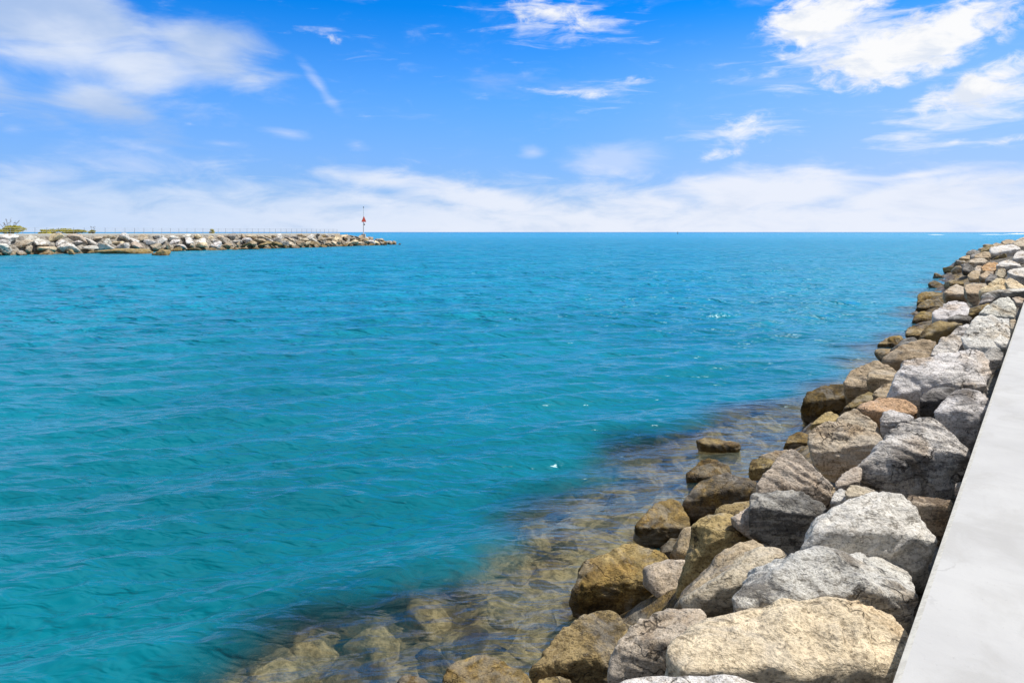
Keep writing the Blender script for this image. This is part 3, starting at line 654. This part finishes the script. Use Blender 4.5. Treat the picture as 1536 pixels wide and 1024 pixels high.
board('daymark', [(-.66, 4.0), (.66, 4.0), (.66, 4.2), (.05, 5.6), (-.05, 5.6), (-.66, 4.2)], -.30, -.24, RED)
board('daymark_border', [(-.74, 3.94), (.74, 3.94), (.74, 4.24), (.07, 5.72), (-.07, 5.72), (-.74, 4.24)], -.235, -.20, WHITEP)
bm = bmesh.new(); box(bm, (.13, -.15, 3.0), (.42, .15, 3.4)); bmesh.ops.bevel(bm, geom=bm.edges[:], offset=.03, segments=1, affect='EDGES'); o = from_bm('battery_box', bm, DARK, beacon); o.rotation_euler = (0, 0, rz)
bm = bmesh.new(); tube(bm, (0, 0, 8.3), (0, 0, 8.38), .16, n=12); tube(bm, (0, 0, 8.38), (0, 0, 8.6), .12, .11, 12); tube(bm, (0, 0, 8.6), (0, 0, 8.68), .13, .05, 12); from_bm('lantern', bm, DARK, beacon)

# shrubs behind the railing on the far jetty
def shrub(u, vb, t_, w_, h_, dep, n, label, twigs=0, low=0.0, leaf=.16):
    c = px(u, vb, t_); c.z = 3.4
    root = bpy.data.objects.new('shrub', None); col.objects.link(root); root.location = c
    tag(root, label, 'shrub')
    r_ = random.Random(int(u * 7)); bm = bmesh.new()
    lobes = [(r_.uniform(-.42, .42) * w_, r_.uniform(-.3, .3) * dep, r_.uniform(.35, .85) * h_, r_.uniform(.2, .4)) for k in range(9)]
    for k in range(n):
        lx, ly, lz, lr = lobes[k % 9]
        v = Vector((r_.gauss(0, 1), r_.gauss(0, 1), r_.gauss(0, 1))).normalized() * r_.uniform(.55, 1)
        env_ = math.sqrt(max(1 - (2 * lx / w_) ** 2, .1))
        p = Vector((lx + v.x * lr * w_ * .55, ly + v.y * lr * dep, max(lz * env_ + v.z * lr * h_ * .55, .05)))
        q = Vector((r_.gauss(0, 1), r_.gauss(0, 1), r_.gauss(0, 1))).normalized().to_track_quat('Z', 'Y')
        a = leaf * r_.uniform(.6, 1.4)
        vs = [bm.verts.new(p + q @ Vector(x)) for x in ((-a, 0, 0), (0, -a * .4, .02), (a, 0, 0), (0, a * .4, .02))]
        bm.faces.new(vs)
    from_bm('foliage', bm, LEAF, root)
    bm = bmesh.new()
    for k in range(10 + twigs):
        lx, ly, lz, lr = lobes[k % 9]
        top = Vector((lx, ly, lz)) if k < 10 else Vector((r_.uniform(-.4, .3) * w_, r_.uniform(-.2, .2), h_ * r_.uniform(1.1, 1.5)))
        mid = top * .5 + Vector((0, 0, .1))
        tube(bm, (lx * .1, ly * .1, 0), mid, .05, .035, 5); tube(bm, mid, top, .035, .015, 5)
        if k >= 10:
            for j in range(7):
                q = Vector((r_.gauss(0, 1), r_.gauss(0, 1), r_.gauss(0, .5))) * .12; b = top.lerp(mid, r_.random() * .5) + q; a = .12
                qq = Vector((r_.gauss(0, 1), r_.gauss(0, 1), r_.gauss(0, 1))).normalized().to_track_quat('Z', 'Y')
                bm.faces.new([bm.verts.new(b + qq @ Vector(x)) for x in ((-a, 0, 0), (0, -a * .4, 0), (a, 0, 0), (0, a * .4, 0))])
    from_bm('branch', bm, TWIG, root)
shrub(14, 350, 133, 6.4, 2.1, 3, 2600, 'yellow green shrub with bare twigs sticking up at the left picture edge', twigs=9)
shrub(100, 350, 142, 8.2, 1.55, 3, 3000, 'low dome of yellow green shrub behind the far railing')
shrub(65, 350, 138, 2.2, 1.1, 2, 800, 'small dark green shrub left of the low dome shrub on the far jetty')
shrub(140, 350, 146, 1.4, 1.3, 1.2, 500, 'tiny bushy shrub right of the low dome shrub on the far jetty', twigs=2)
shrub(318, 350, 170, 1.3, 1.35, 1.0, 400, 'tiny lone shrub behind the far railing midway to the beacon')

# surf breaking beyond the right bank, and a marker far out
def surf(u0, u1, v, hgt, label):
    a, b = onz(u0, v), onz(u1, v); n = 60; sec = 9
    P = np.zeros((n, sec, 3)); r_ = random.Random(int(u0))
    for i in range(n):
        f_ = i / (n - 1); c = a.lerp(b, f_)
        hh = hgt * max(math.sin(math.pi * f_), 0) ** .6 * (.55 + .7 * abs(mnoise.noise(Vector((f_ * 9, u0, 0))))) 
        for j in range(sec):
            g = j / (sec - 1); y = (g - .5) * 14
            P[i, j] = (c.x, c.y + y + 3 * mnoise.noise(Vector((f_ * 6, 3, u0))), hh * math.sin(math.pi * g) * (.8 + .5 * mnoise.noise(Vector((f_ * 30, g * 5, 1)))) - .05)
    o = grid_mesh('surf', P, FOAM); tag(o, label, 'surf', 'lines of breaking surf', 'stuff')
surf(1505, 1560, 351.4, 2.2, 'white crest of breaking surf at the right end of the horizon')
surf(1471, 1510, 352.0, 1.0, 'thin line of broken surf left of the white crest')
surf(1394, 1414, 352.3, .8, 'short faint line of surf farther left near the horizon')
mk = px(1016.5, 347.5, 1500)
buoy = bpy.data.objects.new('buoy', None); col.objects.link(buoy); buoy.location = (mk.x, mk.y, 0)
tag(buoy, 'tiny dark marker buoy far out on the horizon', 'buoy')
bm = bmesh.new(); tube(bm, (0, 0, -.6), (0, 0, .9), 1.3, 1.1, 14); from_bm('hull', bm, DARK, buoy)
bm = bmesh.new()
for k in range(4):
    an = k * math.pi / 2; tube(bm, (.8 * math.cos(an), .8 * math.sin(an), .9), (.3 * math.cos(an), .3 * math.sin(an), 4.2), .12, .1, 6)
tube(bm, (0, 0, 4.1), (0, 0, 4.9), .45, .35, 10); from_bm('tower', bm, DARK, buoy)
# ------------------------------------------------------------------ light
AZS, ELS = R(74), R(60)
sd = Vector((math.sin(AZS) * math.cos(ELS), math.cos(AZS) * math.cos(ELS), math.sin(ELS)))
ld = bpy.data.lights.new('sun', 'SUN'); ld.energy = 5.0; ld.angle = R(.5); ld.color = (1, .955, .885)
lo = bpy.data.objects.new('sun', ld); col.objects.link(lo); lo.rotation_euler = sd.to_track_quat('Z', 'Y').to_euler(); lo.location = (0, 0, 60)

w = bpy.data.worlds.new('World'); sc.world = w; w.use_nodes = True; w.node_tree.nodes.clear()
t = NT(w.node_tree); wo = t.node('ShaderNodeOutputWorld'); bg = t.node('ShaderNodeBackground'); bg.inputs[1].default_value = .1
t.l.new(bg.outputs[0], wo.inputs[0])
sky = t.node('ShaderNodeTexSky', sky_type='NISHITA'); sky.sun_disc = False; sky.sun_elevation = ELS; sky.sun_rotation = AZS
SKYTINT = (.03, 1.02, 1.85, 1); SKYLOW = (.03, .65, 1.6, 1)
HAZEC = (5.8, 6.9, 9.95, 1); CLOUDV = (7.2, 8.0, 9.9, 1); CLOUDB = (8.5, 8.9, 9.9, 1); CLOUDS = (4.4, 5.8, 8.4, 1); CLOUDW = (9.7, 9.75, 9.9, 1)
sky.altitude = 0; sky.air_density = 1.0; sky.dust_density = .6; sky.ozone_density = 3.0
dirv = t.vmath('NORMALIZE', t.node('ShaderNodeTexCoord').outputs['Generated'])
sp = t.node('ShaderNodeSeparateXYZ'); t.put(sp.inputs[0], dirv)
el = t.math('ARCSINE', sp.outputs[2]); az = t.math('ARCTAN2', sp.outputs[0], sp.outputs[1])
ae = t.node('ShaderNodeCombineXYZ'); t.put(ae.inputs[0], az); t.put(ae.inputs[1], el); ae = ae.outputs[0]
def azel(u, v):
    a = math.atan((u - CX) / F); return a, math.atan((HV - v) / F * math.cos(a))
def patch(u, v, ru, rv, rot, wgt):
    a, e = azel(u, v); cz = math.cos(a) ** 2
    m = t.mapping(ae, loc=(a, e, 0), rot=(0, 0, R(rot)), scale=(ru / F * cz, rv / F * math.cos(a), 1), typ='TEXTURE')
    l = t.vmath('LENGTH', m)
    return t.math('MULTIPLY', t.math('SUBTRACT', 1.0, l, clamp=True), wgt)
def allmax(L):
    o = L[0]
    for x in L[1:]: o = t.math('SMOOTH_MAX', o, x, .12)
    return o
# base blue: the sky texture, deepened
base = sky.outputs[0]
hs = t.node('ShaderNodeHueSaturation'); hs.inputs['Hue'].default_value = .5; hs.inputs['Saturation'].default_value = 1.25; hs.inputs['Value'].default_value = 1.0
t.put(hs.inputs['Color'], base); base = hs.outputs[0]
eld = t.math('MULTIPLY', el, 180 / math.pi)
base = t.mix(1.0, base, t.mix(t.rng(eld, 1, 12), SKYLOW, SKYTINT), 'MULTIPLY')
# soft streaked veil (upper left and the bank along the horizon)
n_s = t.noise(t.mapping(ae, rot=(0, 0, R(-24)), scale=(3.2, 11, 1), typ='POINT'), 1.6, 8, .58, .5)
n_w = t.noise(t.mapping(ae, scale=(7, 22, 1)), 1.7, 8, .6, .4)
soft = allmax([patch(90, 40, 360, 135, -12, 1.5), patch(300, 70, 190, 75, -18, 1.25), patch(150, 150, 170, 48, -22, 1.2), patch(-150, 60, 300, 160, 0, 1.3), patch(370, 90, 80, 30, -12, .95)])
dsoft = t.rng(t.math('ADD', soft, t.math('MULTIPLY', t.math('SUBTRACT', n_s, .5), 2.5)), .15, 1.15)
# crisp cumulus fragments upper right
n_c = t.noise(t.mapping(ae, rot=(0, 0, R(16)), scale=(9, 18, 1)), 2.7, 10, .64, .5)
crisp = allmax([patch(1235, 25, 140, 60, 12, 1.5), patch(1370, 70, 215, 62, 15, 1.9), patch(1290, 88, 90, 26, 0, 1.2), patch(1470, 40, 80, 45, 20, 1.1), patch(1470, 130, 150, 44, 18, 1.35), patch(1640, 110, 160, 60, 10, 1.2),
                patch(830, 18, 120, 46, -10, .85), patch(1115, 195, 80, 46, 8, .72), patch(495, 58, 40, 14, -10, .6), patch(885, 143, 110, 15, -2, .6), patch(955, 120, 45, 12, 4, .75), patch(1190, 82, 40, 15, 0, .8),
                patch(1420, 187, 40, 9, 12, .8), patch(1430, 213, 40, 9, 6, .7), patch(1515, 210, 60, 11, 8, .9), patch(1130, 175, 50, 14, 6, .7), patch(1075, 232, 60, 16, 6, .8), patch(775, 2, 60, 22, 0, .6)])
dcrisp = t.rng(t.math('ADD', crisp, t.math('MULTIPLY', t.math('MULTIPLY', t.math('SUBTRACT', n_c, .5), 2.5), t.math('MULTIPLY', crisp, 2.2, clamp=True))), .24, 1.08)
# thin veils in the middle of the sky
thin = allmax([patch(925, 240, 120, 36, 2, 1.2), patch(800, 228, 34, 16, 0, .9), patch(430, 200, 60, 14, -8, .7), patch(480, 130, 70, 14, -52, .75), patch(215, 222, 90, 16, -8, .7), patch(335, 216, 60, 9, 0, .6), patch(535, 218, 30, 14, -6, .6), patch(60, 265, 160, 40, -4, .9), patch(200, 245, 180, 40, -5, .8), patch(20, 195, 40, 14, 0, .5)])
dthin = t.rng(t.math('ADD', thin, t.math('MULTIPLY', t.math('SUBTRACT', n_w, .5), 1.3)), .10, 1.0, 0, .55)
# the bank that thickens toward the horizon
eld = t.math('MULTIPLY', el, 180 / math.pi)
bank_ = t.rng(eld, 6.6, .5, 0, 1.0)
bk = allmax([t.math('MULTIPLY', bank_, .95), patch(570, 270, 180, 28, -6, 1.15), patch(720, 300, 260, 38, -9, 1.25), patch(1150, 288, 270, 56, 2, 1.5), patch(1400, 300, 320, 56, 3, 1.4), patch(300, 290, 330, 46, -4, .8), patch(1380, 262, 200, 14, 6, .85), patch(1050, 268, 90, 14, 10, .8)])
dbank = t.rng(t.math('ADD', bk, t.math('MULTIPLY', t.math('SUBTRACT', n_w, .5), 1.5)), .20, 1.05, 0, .94)
haze = t.math('MULTIPLY', t.math('POWER', t.rng(eld, 17, 0, 0, 1, False), 1.3), .62)
haze = t.math('ADD', haze, t.math('MULTIPLY', t.rng(az, .05, .5, 0, .24, False), t.rng(eld, 17.5, 11)))
c1 = t.mix(haze, base, HAZEC)
c1 = t.mix(dthin, c1, CLOUDV)
c1 = t.mix(dbank, c1, t.mix(t.rng(t.math('ADD', az, t.math('MULTIPLY', n_s, .5)), -.35, .35), (6.0, 7.4, 9.7, 1), CLOUDB))
shade = t.noise(t.mapping(ae, rot=(0, 0, R(-22)), scale=(3, 8, 1), loc=(3, 1, 0)), 1.5, 5, .55, .3)
c1 = t.mix(t.math('MULTIPLY', dsoft, .90), c1, t.mix(t.rng(shade, .38, .72), CLOUDS, (8.0, 8.6, 9.7, 1)))
n_f = t.noise(t.mapping(ae, rot=(0, 0, R(15)), scale=(6, 34, 1)), 1.8, 9, .62, .5)
fea = allmax([patch(1270, 55, 270, 95, 15, .85), patch(1450, 165, 230, 75, 16, 1.0), patch(1115, 200, 130, 62, 8, .75), patch(840, 35, 190, 66, -4, .75), patch(900, 140, 180, 34, 0, .6), patch(1480, 215, 130, 34, 8, .6), patch(480, 45, 90, 40, 0, .35)])
dfea = t.rng(t.math('ADD', fea, t.math('MULTIPLY', t.math('SUBTRACT', n_f, .5), 2.2)), .30, 1.15, 0, .8)
c1 = t.mix(dfea, c1, CLOUDW)
n_g = t.noise(t.mapping(ae, rot=(0, 0, R(14)), scale=(8, 17, 1), loc=(2, 7, 0)), 2.2, 7, .6, .4)
c1 = t.mix(dcrisp, c1, t.mix(t.rng(n_g, .36, .56), (7.6, 8.2, 9.3, 1), CLOUDW))
# unseen cloud overhead and behind the camera, added to neutralise the shadow fill
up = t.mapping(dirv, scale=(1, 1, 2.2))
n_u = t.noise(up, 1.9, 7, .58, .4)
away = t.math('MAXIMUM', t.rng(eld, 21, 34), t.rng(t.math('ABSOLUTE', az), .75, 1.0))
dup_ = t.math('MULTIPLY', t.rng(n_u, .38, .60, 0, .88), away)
c1 = t.mix(away, c1, t.mix(1.0, c1, (1.3, .78, .55, 1), 'MULTIPLY'))  # sky out of view is dimmed and de-blued to control fill in the shadows
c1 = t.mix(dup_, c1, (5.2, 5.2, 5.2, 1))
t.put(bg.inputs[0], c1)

# ------------------------------------------------------------------ render settings
sc.view_settings.view_transform = 'Standard'; sc.view_settings.look = 'None'; sc.view_settings.exposure = 0; sc.view_settings.gamma = 1
sc.cycles.use_denoising = True; sc.cycles.denoiser = 'OPENIMAGEDENOISE'; sc.cycles.denoising_input_passes = 'RGB_ALBEDO_NORMAL'; sc.cycles.denoising_prefilter = 'ACCURATE'
sc.cycles.max_bounces = 6; sc.cycles.diffuse_bounces = 3; sc.cycles.glossy_bounces = 3; sc.cycles.transparent_max_bounces = 8
sc.cycles.sample_clamp_direct = 1.1; sc.cycles.sample_clamp_indirect = 3.0
sc.cycles.caustics_reflective = False; sc.cycles.caustics_refractive = False
